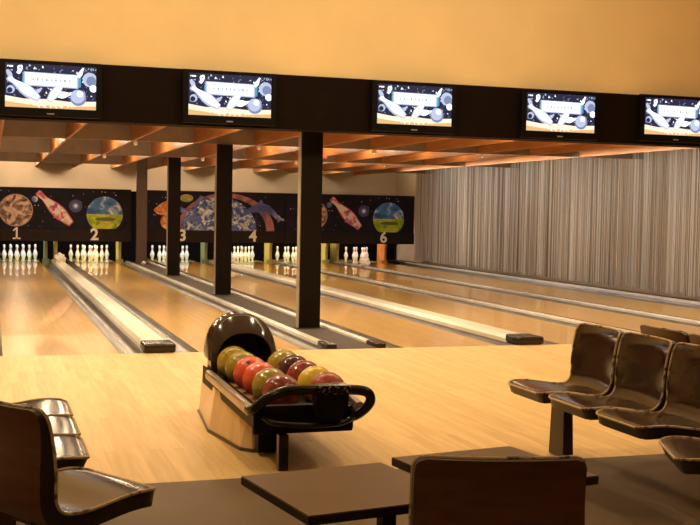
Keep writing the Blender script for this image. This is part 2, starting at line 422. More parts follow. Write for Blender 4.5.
A_GLOW1 = mat('art_glow_outer', (.05, .05, .20), .4); A_GLOW2 = mat('art_glow_inner', (.16, .17, .55), .4)
A_SKY = noise_art('art_sky', [(.38, (.03, .11, .36)), (.54, (.09, .26, .60)), (.66, (.85, .84, .75))], 3.2, dist=.6)
A_GRASS = noise_art('art_grass', [(.35, (.20, .32, .01)), (.5, (.50, .58, .02)), (.7, (.72, .74, .06))], 4.0)
A_GRASSD = mat('art_grass_shadow', (.14, .15, .04), .4)
A_EARTH = noise_art('art_earth', [(.40, (.05, .08, .34)), (.50, (.16, .24, .55)), (.56, (.55, .60, .62)), (.68, (.90, .92, .90))], 5.5)
A_DOLPH = noise_art('art_dolphin', [(.35, (.07, .08, .32)), (.55, (.17, .22, .58)), (.72, (.50, .55, .80))], 2.2)
A_BELLY = mat('art_dolphin_belly', (.55, .58, .75), .4)
A_RING = noise_art('art_ring', [(.35, (.25, .08, .12)), (.6, (.50, .22, .22))], 2.5)
A_ORANGE = noise_art('art_orange', [(.35, (.60, .08, .03)), (.5, (.80, .25, .06)), (.66, (.85, .65, .30))], 4.5)
A_GREEN = noise_art('art_fin', [(.4, (.35, .40, .10)), (.6, (.70, .50, .18))], 6)
AM = [A_SPACE, A_PLANET, A_RIM, A_PIN, A_PINO, A_STAR, A_GLOW1, A_GLOW2, A_SKY, A_GRASS, A_GRASSD, A_EARTH, A_DOLPH, A_BELLY, A_RING, A_ORANGE, A_GREEN]
PINPROF = [(.0, .0), (.052, .0), (.064, .03), (.112, .28), (.118, .36), (.108, .50), (.062, .72), (.048, .80), (.056, .90), (.060, .94), (.045, .985), (.0, 1.0)]
def pin_outline(a, b, wscale):
    a, b = V(a), V(b); d = b-a; L = d.length; d = d/L; n = V((-d.y, d.x))
    P = [a + d*(h*L) + n*(r*L*wscale) for r, h in PINPROF[1:-1]]; Q = [a + d*(h*L) - n*(r*L*wscale) for r, h in PINPROF[1:-1]][::-1]
    return [(p.x, p.y) for p in P+Q]
def stars(bm, x0, x1, n, seed):
    rnd = random.Random(seed)
    for _ in range(n):
        x, z, r = rnd.uniform(x0, x1), rnd.uniform(.85, 1.75), rnd.choice((.006, .008, .012))
        art(bm, circ(x, z, r, 6), .6, 5)
def glow(bm, x, z):
    art(bm, circ(x, z, .16, 24), .8, 6); art(bm, circ(x, z, .085, 20), 1.1, 7); art(bm, circ(x, z, .045, 12), 1.4, 5)
def art_planets(dx):
    bm = bmesh.new()
    box(bm, -2.05+dx, 1.30+dx, 17.8985, 17.9, .80, 1.80, 0)
    stars(bm, -2.0+dx, 1.2+dx, 45, 3)
    art(bm, circ(-1.32+dx, 1.25, .40, 40), 1, 2); art(bm, circ(-1.32+dx, 1.25, .375, 40), 2, 1)
    art(bm, circ(-.88+dx, 1.53, .075, 20), 1.5, 8)
    art(bm, pin_outline((-.0+dx, .93), (-.83+dx, 1.72), 1.2), 3, 4)
    art(bm, pin_outline((-.02+dx, .95), (-.81+dx, 1.70), 1.02), 4, 3)
    glow(bm, .10+dx, 1.38)
    cx, cz, r = .81+dx, 1.18, .445
    up_ = [(x, z) for x, z in circ(cx, cz, r, 30, 0, PI)]
    art(bm, up_, 1, 8)
    lo = circ(cx, cz, r, 30, PI, 2*PI); lo = [(x, max(z, .82)) for x, z in lo]
    art(bm, lo, 1, 9)
    art(bm, circ(cx+.02, cz-.12, .26, 24, ry=.05), 2, 10)
    return bm
def dolphin(cx, cz, s, flip=1, rot=0):
    P = [(-.62, -.22), (-.50, -.08), (-.34, .06), (-.12, .17), (.0, .30), (.06, .19), (.24, .12), (.42, -.04), (.52, -.20), (.66, -.24), (.70, -.30), (.56, -.29),
         (.50, -.36), (.46, -.26), (.30, -.14), (.10, -.06), (.02, -.18), (-.06, -.07), (-.28, -.08), (-.46, -.18)]
    c, q = math.cos(rot), math.sin(rot)
    return [(cx + flip*s*(x*c - z*q), cz + s*(x*q + z*c)) for x, z in P]
def art_dolphins():
    bm = bmesh.new()
    box(bm, 1.78, 5.45, 17.8985, 17.9, .80, 1.80, 0)
    stars(bm, 1.9, 5.1, 40, 9)
    # pink ring around a half globe
    out = circ(3.90, .81, 1.28, 40, 0, PI, ry=.97) ; inn = circ(3.84, .81, 1.12, 40, 0, PI, ry=.86)
    for i in range(40):
        art(bm, [out[i], out[i+1], inn[i+1], inn[i]], 1, 14)
    art(bm, circ(3.72, .81, .98, 40, 0, PI, ry=.86), 2, 11)
    art(bm, dolphin(4.82, 1.36, .92), 3.4, 12)
    art(bm, dolphin(3.05, 1.10, .52, -1, .25), 3.8, 12)
    art(bm, dolphin(3.25, 1.60, .40, -1, -.3), 4.2, 12)
    art(bm, dolphin(2.75, 1.30, .40, 1, .2), 3.0, 12)
    # bright fish at the left
    art(bm, [(2.02, 1.32), (2.10, 1.22), (2.34, 1.16), (2.62, 1.34), (2.60, 1.62), (2.42, 1.60), (2.18, 1.46)], 3, 15)
    art(bm, circ(2.42, 1.02, .22, 22, ry=.20), 3.2, 15)
    art(bm, circ(2.86, 1.63, .17, 20, ry=.10), 3.3, 16)
    art(bm, [(5.20, 1.12), (5.28, 1.24), (5.40, 1.12), (5.29, 1.16)], 3.3, 13)
    return bm
panels = [(-2.1, 1.46, 'black masking panel with planet, pin and landscape ball over lanes one and two'),
          (1.74, 5.475, 'black masking panel with dolphins and a globe above lanes three and four'),
          (5.485, 9.10, 'black masking panel with pin and landscape ball over lanes five and six')]
for i, (x0, x1, lab) in enumerate(panels):
    t = thing('masking_panel', ((x0+x1)/2, 17.95, .5), lab, 'masking panel', 'masking panels over the pins')
    obj('panel', boxbm(x0, x1, 17.9, 17.97, .50, 1.815), M_MASK, t, world=True)
    obj('lower_bar', boxbm(x0, x1, 17.86, 17.899, .50, .79), M_MASKB, t, world=True)
    if i == 0: a = art_planets(0)
    elif i == 1: a = art_dolphins()
    else: a = art_planets(7.55)
    if i == 2:
        for v in a.verts: v.co.x = min(max(v.co.x, 5.49), 9.05)
    o = obj('printed_picture', a, AM, t, world=True)
    o['label'] = ['space picture with planet, tilted pin and green blue ball', 'space picture with globe, pink ring and dolphins', 'space picture with tilted pin and green blue ball'][i]
    for n, nx in ((1, -1.30), (2, .56), (3, 2.76), (4, 4.60), (5, 6.26), (6, 8.21)):
        if x0 < nx < x1:
            cu = bpy.data.curves.new('number', 'FONT'); cu.body = str(n); cu.size = .40; cu.align_x = 'CENTER'; cu.extrude = .004; cu.offset = .012
            to = bpy.data.objects.new('number', cu)
            COL.objects.link(to); bpy.context.view_layer.update()
            me = bpy.data.meshes.new_from_object(to.evaluated_get(bpy.context.evaluated_depsgraph_get()))
            COL.objects.unlink(to); bpy.data.objects.remove(to)
            if n == 1:
                b1 = bmesh.new()
                for q_ in ([(-.022, 0), (.022, 0), (.022, .29), (-.014, .29), (-.022, .28)], [(-.09, 0), (.09, 0), (.09, .036), (-.09, .036)], [(-.088, .225), (-.014, .29), (-.022, .235), (-.078, .19)]):
                    prism(b1, q_, 'z', -.004, .004)
                b1.to_mesh(me); b1.free()
            me.transform(Matrix.Rotation(PI/2, 4, 'X'))
            me.transform(Matrix.Translation(V((nx, 17.853, .545)) - t.location))
            me.materials.clear()
            o = link('lane_number', me, M_NUM, t); o['label'] = 'cream number %d' % n

# ------------------------------------------------------------------ bowling pins
pbm = bmesh.new()
prof = [(0, 0), (.0258, 0), (.029, .006), (.036, .04), (.048, .08), (.0575, .105), (.0605, .114), (.0595, .135), (.054, .165), (.044, .195), (.033, .222), (.026, .240),
        (.0235, .252), (.0228, .262), (.0232, .276), (.0245, .292), (.0275, .315), (.0315, .335), (.0322, .343), (.031, .356), (.025, .370), (.014, .379), (0, .381)]
mis = [0]*len(prof)
for j in range(len(prof)-1):
    if .245 < (prof[j][1]+prof[j+1][1])/2 < .257 or .270 < (prof[j][1]+prof[j+1][1])/2 < .285: mis[j] = 1
lathe(pbm, prof, 20, mis)
pme = bpy.data.meshes.new('bowling_pin'); pbm.to_mesh(pme); pbm.free()
pme.materials.append(M_PIN); pme.materials.append(M_PINR)
for p in pme.polygons: p.use_smooth = True
POS = [(4, 0, 'back row, leftmost'), (4, 1, 'back row, second from left'), (4, 2, 'back row, third from left'), (4, 3, 'back row, rightmost'),
       (3, 0, 'third row, left'), (3, 1, 'third row, middle'), (3, 2, 'third row, right'), (2, 0, 'second row, left'), (2, 1, 'second row, right'), (1, 0, 'front head pin')]
for li, x in enumerate(LANES):
    for (row, k, d) in POS:
        if li == 5 and (row, k) in ((4, 0), (3, 0), (2, 0), (1, 0)): continue
        o = bpy.data.objects.new('bowling_pin', pme); COL.objects.link(o)
        px = x+.525 + (k-(row-1)/2)*.3048
        py = 19.08 - (4-row)*.264
        o.location = (px, py, .0005); o.rotation_euler = (0, 0, random.uniform(0, 6))
        tag(o, 'white bowling pin with red neck stripes on lane %s, %s' % (LN[li], d), 'bowling pin', 'bowling pins of lane %s' % LN[li])

# crumpled white bundles on the far ends of the dividers
def bundle(x, y, z, r, lab):
    bm = bmesh.new(); bmesh.ops.create_icosphere(bm, subdivisions=4, radius=r)
    for v in bm.verts:
        n = noise.noise(v.co*(2.2/r) + V((x, y, 0))); n2 = noise.noise(v.co*(5/r))
        v.co *= 1 + .35*n + .16*n2
        if v.co.z < -.6*r: v.co.z = -.6*r
    bmesh.ops.translate(bm, vec=(0, 0, .6*r), verts=bm.verts)
    o = obj('crumpled_bundle', bm, M_CREAMCR, smooth=True); o.location = (x, y, z)
    tag(o, lab, 'bundle', 'crumpled white bundles at the far ends of the dividers')
bundle(-.375, 16.1, .0705, .125, 'crumpled white bundle on the far end of the cover between lanes one and two')
bundle(1.60, 16.45, .0045, .05, 'tiny crumpled white scrap on the dark strip before the brown pillar')
bundle(3.52, 15.6, .0705, .12, 'crumpled white bundle on the cover between lanes three and four')
bundle(6.845, 15.36, .031, .135, 'crumpled white bundle on the steel rail in front of lane six pins')

# ------------------------------------------------------------------ string curtain
bm = bmesh.new(); rnd = random.Random(4)
y = 1.9; prev = 0
while y < 17.78:
    wdt = rnd.uniform(.007, .014)
    x = 9.09 + .005*math.sin(y*9) + rnd.uniform(-.012, .012)
    zb_ = .075 + max(0, noise.noise(V((y*3, 0, 0))))*.10 + rnd.uniform(-.012, .015)
    mi = rnd.choice((0, 0, 0, 1, 1, 2, 2))
    dx, dy = rnd.uniform(-.012, .012), rnd.uniform(-.006, .006)
    B = [bm.verts.new((x+a+dx, y+b+dy, zb_)) for a, b in ((-.004, 0), (0, -wdt/2), (.004, 0), (0, wdt/2))]
    T = [bm.verts.new((x+a, y+b, 2.895)) for a, b in ((-.004, 0), (0, -wdt/2), (.004, 0), (0, wdt/2))]
    for k in range(4):
        f = bm.faces.new((B[k], B[(k+1) % 4], T[(k+1) % 4], T[k])); f.material_index = mi
    bm.faces.new(B[::-1]).material_index = mi
    y += wdt + (rnd.uniform(-.001, .007) if rnd.random() > .03 else rnd.uniform(.012, .03))
def string_mat(name, col):
    return mat(name, col, .5, .0, var=.16, scale=2.0, stretch=(1, 60, .25))
o = obj('string_curtain', bm, [string_mat('string_silver', (.80, .79, .75)), string_mat('string_beige', (.48, .44, .39)), string_mat('string_dark', (.20, .165, .13))])
tag(o, 'long silvery beige string curtain hanging along the right side of the lanes', 'curtain', kind='stuff')

# ------------------------------------------------------------------ televisions
E_NAVY = emis('tv_navy', (.015, .02, .06), 1.0); E_WHITE = emis('tv_white', (.90, .95, 1.0), 1.6); E_BLUE = emis('tv_blue', (.30, .38, .66), .75)
E_PALE = emis('tv_pale', (.60, .68, .92), .95); E_ORG = emis('tv_orange', (1.0, .60, .25), .9); E_SAND = emis('tv_sand', (1.0, .86, .66), 1.15)
E_CYAN = emis('tv_cyan', (.10, .45, .70), .8); E_TXT = emis('tv_text_grey', (.45, .60, .75), .8)
EM = [E_NAVY, E_WHITE, E_BLUE, E_PALE, E_ORG, E_SAND, E_CYAN, E_TXT]
SW, SH = .905, .445
def tv_screen():
    bm = bmesh.new()
    def sh(pts, lay, mi):
        q = [(min(max(x, -SW/2), SW/2), min(max(z, 0), SH)) for x, z in [((u-.5)*SW, v*SH) for u, v in pts]]
        prism(bm, q, 'y', -.0012*lay-.004, -.002, mi)
    sh([(0, 0), (1, 0), (1, 1), (0, 1)], 0, 0)
    sh([(0, 0), (1, 0), (1, .20), (.7, .17), (.45, .21), (.2, .20), (0, .26)], .5, 5)
    for k in range(16): sh([(k/16, .0), (k/16+.055, .0), (k/16+.045, .05+.03*math.sin(k*2)), (k/16+.01, .06)], .8, 4)
    sh([(.0, .0), (.36, .0), (.30, .06), (0, .13)], .7, 4); sh([(.55, .0), (1, .0), (1, .09), (.8, .07)], .7, 4)
    rr = random.Random(12)
    for _ in range(120):
        u, v = rr.choice(((rr.uniform(0, .22), rr.uniform(.24, .95)), (rr.uniform(.82, 1), rr.uniform(.2, .95)), (rr.uniform(.1, .95), rr.uniform(.82, .97)), (rr.uniform(.25, .9), rr.uniform(.22, .48))))
        d_ = rr.uniform(.008, .03)
        sh([(u, v), (u+d_, v+rr.uniform(-.03, .03)), (u+rr.uniform(0, d_), v+d_*rr.uniform(.8, 2.6))], .85+_*.002, rr.choice((0, 1, 2, 2, 3)))
    # pins
    def pin(a, b, ws, lay, mi):
        A = [((u-.5)*SW, v*SH) for u, v in (a, b)]
        pts = pin_outline(A[0], A[1], ws); sh([(x/SW+.5, z/SH) for x, z in pts], lay, mi)
    pin((.37, .20), (.02, .68), 1.35, 1.6, 3); pin((.36, .23), (.04, .67), 1.05, 1.7, 1)
    pin((.47, .17), (.66, .66), 1.5, 1.65, 3); pin((.48, .19), (.65, .64), 1.2, 1.75, 1)
    pin((.56, .30), (.74, .36), 1.8, 1.5, 1); pin((.33, .34), (.40, .46), 2.2, 1.5, 3)
    pin((.80, .74), (.86, .97), 1.6, 1.2, 1); pin((.14, .76), (.18, .96), 1.8, 1.3, 1); pin((.02, .84), (.09, .60), 1.7, 1.3, 3)
    for (cx, cz, r, mi) in ((.80, .27, .092, 2), (.795, .30, .078, 3), (.82, .36, .035, 1), (.93, .70, .082, 3), (.945, .67, .055, 2), (.97, .50, .042, 1), (.16, .90, .030, 1), (.06, .40, .045, 3), (.05, .38, .03, 0)):
        sh([(cx + r*math.cos(2*PI*k/20), cz + r*(SW/SH)*math.sin(2*PI*k/20)) for k in range(20)], 1.8+.3*(.1-r), mi)
    sh([(.16+.010*math.cos(k), .90+.02*math.sin(k)) for k in range(6)], 1.9, 0)
    # banner
    sh([(.20, .50), (.80, .48), (.80, .80), (.20, .82)], 1.0, 3); sh([(.22, .53), (.78, .51), (.78, .78), (.22, .80)], 1.1, 1)
    sh([(.185, .58), (.20, .58), (.20, .80), (.185, .80)], 1.0, 6); sh([(.80, .50), (.83, .52), (.83, .76), (.80, .78)], 1.0, 6)
    for k in range(9): sh([(.29+k*.05, .62), (.315+k*.05, .62), (.31+k*.05, .68), (.295+k*.05, .68)], 2.2, 7 if k % 2 else 3)
    sh([(.02, .91), (.085, .91), (.085, .945), (.02, .945)], 1, 1)
    return bm
sme = bpy.data.meshes.new('screen'); b_ = tv_screen(); b_.to_mesh(sme); b_.free()
for m_ in EM: sme.materials.append(m_)
M_TV = mat('tv_black', (.004, .003, .003), .5, spec=.12); M_LOGO = mat('tv_logo_grey', (.45, .40, .36), .4)
fb = boxbm(-.515, .515, 0, .055, -.085, .485, bev=.01)
lb = bmesh.new()
for k in range(6): box(lb, -.038+k*.0125, -.038+k*.0125+.009, -.003, .002, -.062, -.050)
vb = bmesh.new(); box(vb, -.12, .12, .05, .10, .08, .35)
fme = bpy.data.meshes.new('frame'); fb.to_mesh(fme); fme.materials.append(M_TV)
lme = bpy.data.meshes.new('logo'); lb.to_mesh(lme); lme.materials.append(M_LOGO)
vme = bpy.data.meshes.new('wall_bracket'); vb.to_mesh(vme); vme.materials.append(M_TV)
TVL = ['flat television on the dark beam at the far left of the picture', 'flat television on the dark beam, second from the left', 'flat television on the dark beam right of the nearest column',
       'flat television on the dark beam, second from the right', 'flat television on the dark beam at the far right of the picture']
for cx, z0, lab in zip((-1.32, .553, 2.69, 4.553, 6.155), (2.375, 2.375, 2.37, 2.365, 2.385), TVL):
    t = thing('television', (cx, YF-.11, z0), lab, 'television', 'televisions showing bowling pins')
    for nm, me in (('screen', sme), ('frame', fme), ('logo', lme), ('wall_bracket', vme)):
        o = bpy.data.objects.new(nm, me); COL.objects.link(o); o.parent = t

# small spotlights under the board crossings
M_LENS = emis('spot_lens', (1.0, .85, .65), 2.5); M_LED = emis('red_led', (1.0, .05, .02), 3.0)
sb = bmesh.new(); lathe(sb, [(0, .0), (.028, .0), (.034, .01), (.034, .05), (.022, .07), (0, .07)], 14)
spm = bpy.data.meshes.new('housing'); sb.to_mesh(spm); spm.materials.append(M_SPOTB)
sb = bmesh.new(); lathe(sb, [(0, -.002), (.018, -.002), (.022, .002), (0, .002)], 12)
slm = bpy.data.meshes.new('lens'); sb.to_mesh(slm); slm.materials.append(M_LENS)
cr = [(.19, 7.07, 'one board crossing left of lane two, nearest row'), (2.15, 7.07, 'at the nearest crossing right of the second column'), (4.11, 7.07, 'at the nearest crossing behind the middle television'),
      (.19, 12.05, 'over lane two in the second row of crossings'), (2.15, 12.05, 'beside the second column in the second row of crossings'), (4.11, 12.05, 'over lane four in the second row of crossings'),
      (6.07, 7.07, 'over lane five in the nearest row of crossings'), (6.07, 12.05, 'over lane five in the second row of crossings')]
for x, y, lab in cr:
    t = thing('ceiling_spotlight', (x+.04, y-.06, 2.34), 'tiny white spotlight ' + lab, 'spotlight', 'small spotlights on the ceiling boards')
    for nm, me in (('housing', spm), ('lens', slm)):
        o = bpy.data.objects.new(nm, me); COL.objects.link(o); o.parent = t
o = obj('indicator_lamp', boxbm(4.02, 4.08, 9.5, 9.55, 2.36, 2.40, bev=.008), M_LED); tag(o, 'tiny glowing red indicator lamp under the ceiling boards', 'indicator lamp')

# ------------------------------------------------------------------ seats
SP = [(.445, .410), (.430, .416), (.40, .420), (.35, .421), (.28, .415), (.20, .403), (.13, .396), (.07, .400), (.03, .425), (.008, .465), (-.002, .52), (-.008, .58),
      (-.016, .64), (-.028, .695), (-.042, .728), (-.054, .746)]
def shell_bm(width=.45):
    pts = smooth_path([(x, 0, z) for x, z in SP], 3)
    N = len(pts)-1; Mw = 18
    bm = bmesh.new(); TH = .058
    L = [0]
    for a, b in zip(pts, pts[1:]): L.append(L[-1] + (b-a).length)
    tot = L[-1]
    top = []; bot = []
    for i, p in enumerate(pts):
        t = (pts[min(i+1, N)] - pts[max(i-1, 0)]).normalized()
        n = V((t.z, 0, -t.x))        # towards the underside / rear
        if n.z > 0 or (abs(n.z) < .3 and n.x > 0): n = -n
        hw = width/2
        df, dt = L[i], tot-L[i]
        if df < .08: hw -= (.08)*(1-math.sqrt(max(0, 1-((.08-df)/.08)**2)))*.8
        if dt < .035: hw -= .035*(1-math.sqrt(max(0, 1-((.035-dt)/.035)**2)))*.9
        s_ = L[i]/tot
        hw -= .014*math.exp(-((s_-.52)/.10)**2)      # waist where seat meets back
        ra, rb = [], []
        for j in range(Mw+1):
            v = -1+2*j/Mw
            vv = math.copysign(abs(v)**.9, v)
            dish = v*v
            q = p + V((0, hw*vv, 0))
            if s_ > .5: q += V((.022*dish*min(1, (s_-.5)/.2), 0, 0))
            else: q += V((0, 0, .004*dish*math.sin(PI*min(1, s_/.5))))
            th = TH*(1-.55*max(0, min(1, (s_-.72)/.28))); nn = n if s_ < .9 else V((-1, 0, -.05)).normalized()
            ra.append(bm.verts.new(q)); rb.append(bm.verts.new(q + nn*th))
        top.append(ra); bot.append(rb)
    def F(vs, mi):
        f = bm.faces.new(vs); f.material_index = mi
    for i in range(N):
        for j in range(Mw):
            F((top[i][j], top[i+1][j], top[i+1][j+1], top[i][j+1]), 0)
            F((bot[i][j], bot[i][j+1], bot[i+1][j+1], bot[i+1][j]), 2)
        F((top[i][0], bot[i][0], bot[i+1][0], top[i+1][0]), 1); F((top[i][Mw], top[i+1][Mw], bot[i+1][Mw], bot[i][Mw]), 1)
    for j in range(Mw):
        F((top[0][j], top[0][j+1], bot[0][j+1], bot[0][j]), 1); F((top[N][j], bot[N][j], bot[N][j+1], top[N][j+1]), 1)
    bmesh.ops.recalc_face_normals(bm, faces=bm.faces)
    rim = [top[0][j].co.copy() for j in range(Mw+1)] + [top[i][Mw].co.copy() for i in range(1, N+1)] + [top[N][j].co.copy() for j in range(Mw-1, -1, -1)] + [top[i][0].co.copy() for i in range(N-1, 0, -1)]
    rim.append(rim[0].copy())
    tube(bm, rim, .006, 6, 3, caps=False)
    return bm
sbm = shell_bm(); shell_me = bpy.data.meshes.new('seat_shell'); sbm.to_mesh(shell_me); sbm.free()
for m_ in (M_SHELL, M_SHELLD, M_SHELLB, M_WORN): shell_me.materials.append(m_)
for p in shell_me.polygons: p.use_smooth = True
shell_me.set_sharp_from_angle(angle=math.radians(40))
# bench: local x = facing, local y along the row
def add_shell(parent, y):
    o = bpy.data.objects.new('seat_shell', shell_me); COL.objects.link(o); o.parent = parent; o.location = (0, y, 0)
    return o
def leg(parent, y):
    bm = bmesh.new()
    b0 = [(.115, y-.09), (.18, y-.09), (.18, y+.09), (.115, y+.09)]; t0 = [(.12, y-.075), (.175, y-.075), (.175, y+.075), (.12, y+.075)]
    A = [bm.verts.new((a, b, .001)) for a, b in b0]; B = [bm.verts.new((a, b, .352)) for a, b in t0]
    bm.faces.new(A[::-1]); bm.faces.new(B)
    for k in range(4): bm.faces.new((A[k], A[(k+1) % 4], B[(k+1) % 4], B[k]))
    bmesh.ops.bevel(bm, geom=bm.edges[:], offset=.006, segments=2, affect='EDGES')
    obj('leg', bm, M_FRAME, parent)
def bench(loc, rz, ys, pitch_lab, cat='bench', grp='moulded seat rows'):
    t = thing('seat_row', loc, pitch_lab, cat, grp, rz)
    for y in ys: add_shell(t, y)
    obj('beam', boxbm(.12, .175, min(ys)-.17, max(ys)+(.15 if rz < 1 else .46), .30, .352, bev=.006), M_FRAME, t)
    leg(t, min(ys)-.09)
    leg(t, max(ys)-.10 if rz < 1 else max(ys)+.40)
    return t
bench((1.345, -5.485, 0), PI, (-.485, 0, .485), 'row of three glossy brown seats with worn edges facing left, right of the ball return')
bench((-1.545-.445, -5.57, 0), 0, (-.45, 0, .45), 'row of three glossy brown moulded seats facing right, at the left edge of the picture')
bench((1.75, -5.60, 0), 0, (-.48, 0, .48), 'row of moulded seats turned away, back to back behind the right hand row')
def chair(loc, rz, lab):
    t = thing('shell_chair', loc, lab, 'chair', 'single moulded chairs', rz)
    add_shell(t, 0)
    obj('seat_support', boxbm(.04, .30, -.06, .06, .335, .353, bev=.004), M_FRAME, t)
    leg(t, 0)
    o = obj('foot_plate', boxbm(-.02, .26, -.15, .15, .0005, .012, bev=.003), M_FRAME, t)
# left corner chair
ch = math.radians(31)
fx, fy = math.cos(ch), math.sin(ch)
chair((-1.345 - fx*.445 - fy*.225*1.0, -6.765 - fy*.445 + fx*.225, 0), ch, 'brown moulded chair nearest the camera at lower left, turned towards the lanes')
ch = math.radians(157)
chair((1.17, -6.77, 0), ch, 'brown moulded chair cut off by the right edge, below the right hand seat row')
chair((-.640, -7.905, 0), math.radians(75.5), 'dark reddish brown moulded chair seen from behind at bottom centre')

# ------------------------------------------------------------------ tables
def table(corner, ang, zt_, legp, lab, size=.495):
    t = thing('side_table', (corner[0], corner[1], 0), lab, 'table', 'low square side tables', ang)
    bm = bmesh.new(); box(bm, 0, size, -size, 0, zt_-.028, zt_)
    bmesh.ops.bevel(bm, geom=[e for e in bm.edges], offset=.0025, segments=2, affect='EDGES')
    for f in bm.faces:
        f.normal_update(); f.material_index = 0 if f.normal.z > .9 else 1
    obj('tabletop', bm, [M_TABLE, M_TEDGE], t)
    lx, ly = legp
    obj('leg', boxbm(lx-.022, lx+.022, ly-.022, ly+.022, .012, zt_-.029, bev=.004), M_TEDGE, t)
    obj('foot_plate', boxbm(lx-.09, lx+.09, ly-.09, ly+.09, .0005, .012, bev=.003), M_TEDGE, t)
    obj('mounting_plate', boxbm(lx-.07, lx+.07, ly-.07, ly+.07, zt_-.034, zt_-.0285), M_TEDGE, t)
table((-1.168, -7.188), math.atan2(.08, .49), .55, (.313, -.367), 'low brown square table in the foreground, left of the two')
table((-.640, -7.098), math.atan2(.08, .49), .562, (.10, -.12), 'low brown square table half hidden behind the foreground chair back', .478)

# ------------------------------------------------------------------ ball return
t = thing('ball_return', (-.25, -3.9, 0), 'brown ball return rack with glossy hood, black handles and cream body on the approach', 'ball return')
# body: tapered laminate cabinet
bm = bmesh.new()
plan_b = [(-.56, -3.10), (-.625, -3.80), (-.547, -4.35), (-.49, -4.42), (-.36, -4.44), (-.30, -4.30), (-.08, -3.60), (-.03, -3.10)]
plan_t = [(-.54, -3.10), (-.585, -3.80), (-.53, -4.22), (-.485, -4.34), (-.36, -4.36), (-.30, -4.25), (-.08, -3.60), (-.03, -3.10)]
A = [bm.verts.new((x, y, .018)) for x, y in plan_b]; B = [bm.verts.new((x, y, .262)) for x, y in plan_t]
bm.faces.new(A[::-1]); bm.faces.new(B)
for k in range(len(A)): bm.faces.new((A[k], A[(k+1) % len(A)], B[(k+1) % len(A)], B[k]))
bmesh.ops.recalc_face_normals(bm, faces=bm.faces)
obj('cabinet', bm, M_BODY, t, world=True)
bm = bmesh.new(); prism(bm, [(-.31+(x+.31)*1.03, -3.8+(y+3.8)*1.02) for x, y in plan_b], 'z', .001, .017)
obj('plinth', bm, M_BODYD, t, world=True)
obj('front_box', boxbm(-.485, -.355, -4.53, -4.445, .018, .245, bev=.004), M_TRAY, t, world=True)
# rear pedestal under the hood
obj('hood_base', boxbm(-.47, -.14, -3.095, -2.99, .018, .30, bev=.02), M_BODY, t, world=True)
obj('hood_dark_filler', boxbm(-.50, -.16, -3.28, -3.06, .302, .400, bev=.01), M_HIN, t, world=True)  # dark block added so the hood opening stays dark inside
# hood: dome with a thick rim open to the camera
bm = bmesh.new()
cx, cy0, zc = -.338, -3.50, .40
segs, N = 32, 14
def arch(k, sx, sz, ex=2.3):
    a = PI*k/segs; c, s = math.cos(a), math.sin(a)
    return (-sx*math.copysign(abs(c)**(2/ex), c), sz*abs(s)**(2/ex))
rings = []
for i in range(N+1):
    u = i/N; y = cy0 + .55*u
    f = math.sqrt(max(0, 1-(max(0, u-.2)/.8)**2.2))
    sx, sz = .226*(.30+.70*f), .292*max(.05, f)
    if i == 0: sx -= .012; sz -= .012
    rings.append([bm.verts.new((cx+arch(k, sx, sz)[0], y+.06*arch(k, 1, 1)[1]*(1-u)*1.6, zc+arch(k, sx, sz)[1])) for k in range(segs+1)])
front = rings[0]
rim_in = [bm.verts.new((cx+arch(k, .178, .175)[0], cy0-.010, zc+arch(k, .178, .175)[1])) for k in range(segs+1)]
inn = [bm.verts.new((cx+arch(k, .170, .165)[0], cy0+.30, zc+arch(k, .170, .165)[1])) for k in range(segs+1)]
for A, B in zip(rings, rings[1:]):
    for k in range(segs): bm.faces.new((A[k], A[k+1], B[k+1], B[k]))
for k in range(segs):
    bm.faces.new((front[k], rim_in[k], rim_in[k+1], front[k+1]))
    bm.faces.new((rim_in[k], inn[k], inn[k+1], rim_in[k+1])).material_index = 1
bm.faces.new(inn).material_index = 1
bm.faces.new(rings[-1])
bmesh.ops.recalc_face_normals(bm, faces=bm.faces)
obj('hood', bm, [M_HOOD, M_HIN], t, world=True, auto=True)
for sx in (-1, 1):
    obj('hood_side', boxbm(cx+sx*.203-.020, cx+sx*.203+.020, cy0-.012+(.2 if sx > 0 else 0), cy0+(.12 if sx < 0 else .35), .30, .402, bev=.008), M_HOOD, t, world=True)
# tray, sloping gently to the front and tapering
YN, YFAR = -4.86, -3.33
def tw(y): # left x, right x, drop at this y
    u = (y-YFAR)/(YN-YFAR); return (-.60+.012*u, .048-.060*max(0, (u-.65)/.35), -.036*u)
bm = bmesh.new(); rows = []
for yy in (YFAR, -3.8, -4.2, -4.5, YN+.03):
    xl, xr, dz = tw(yy); u = (yy-YFAR)/(YN-YFAR); cxl, cxr = -.422+.04*u, -.142+.04*u; Rr = .128
    pf = [(xl+.02, .350)]
    for c in (cxl, cxr):
        for k in range(9):
            a = PI*(1.18+.64*k/8); pf.append((c+Rr*math.cos(a), .391+Rr*math.sin(a)))
    pf += [(xr-.02, .350), (xr-.02, .235), (xl+.02, .235)]
    rows.append([bm.verts.new((x, yy, z+dz)) for x, z in pf])
for A, B in zip(rows, rows[1:]):
    for k in range(len(A)): bm.faces.new((A[k], A[(k+1) % len(A)], B[(k+1) % len(A)], B[k]))
bm.faces.new(rows[0]); bm.faces.new(rows[-1][::-1])
bmesh.ops.recalc_face_normals(bm, faces=bm.faces)
obj('tray', bm, M_TRAY, t, world=True)
obj('support_bracket', boxbm(-.565, -.50, -4.42, -3.85, .225, .30, bev=.01), M_TUBE, t, world=True)
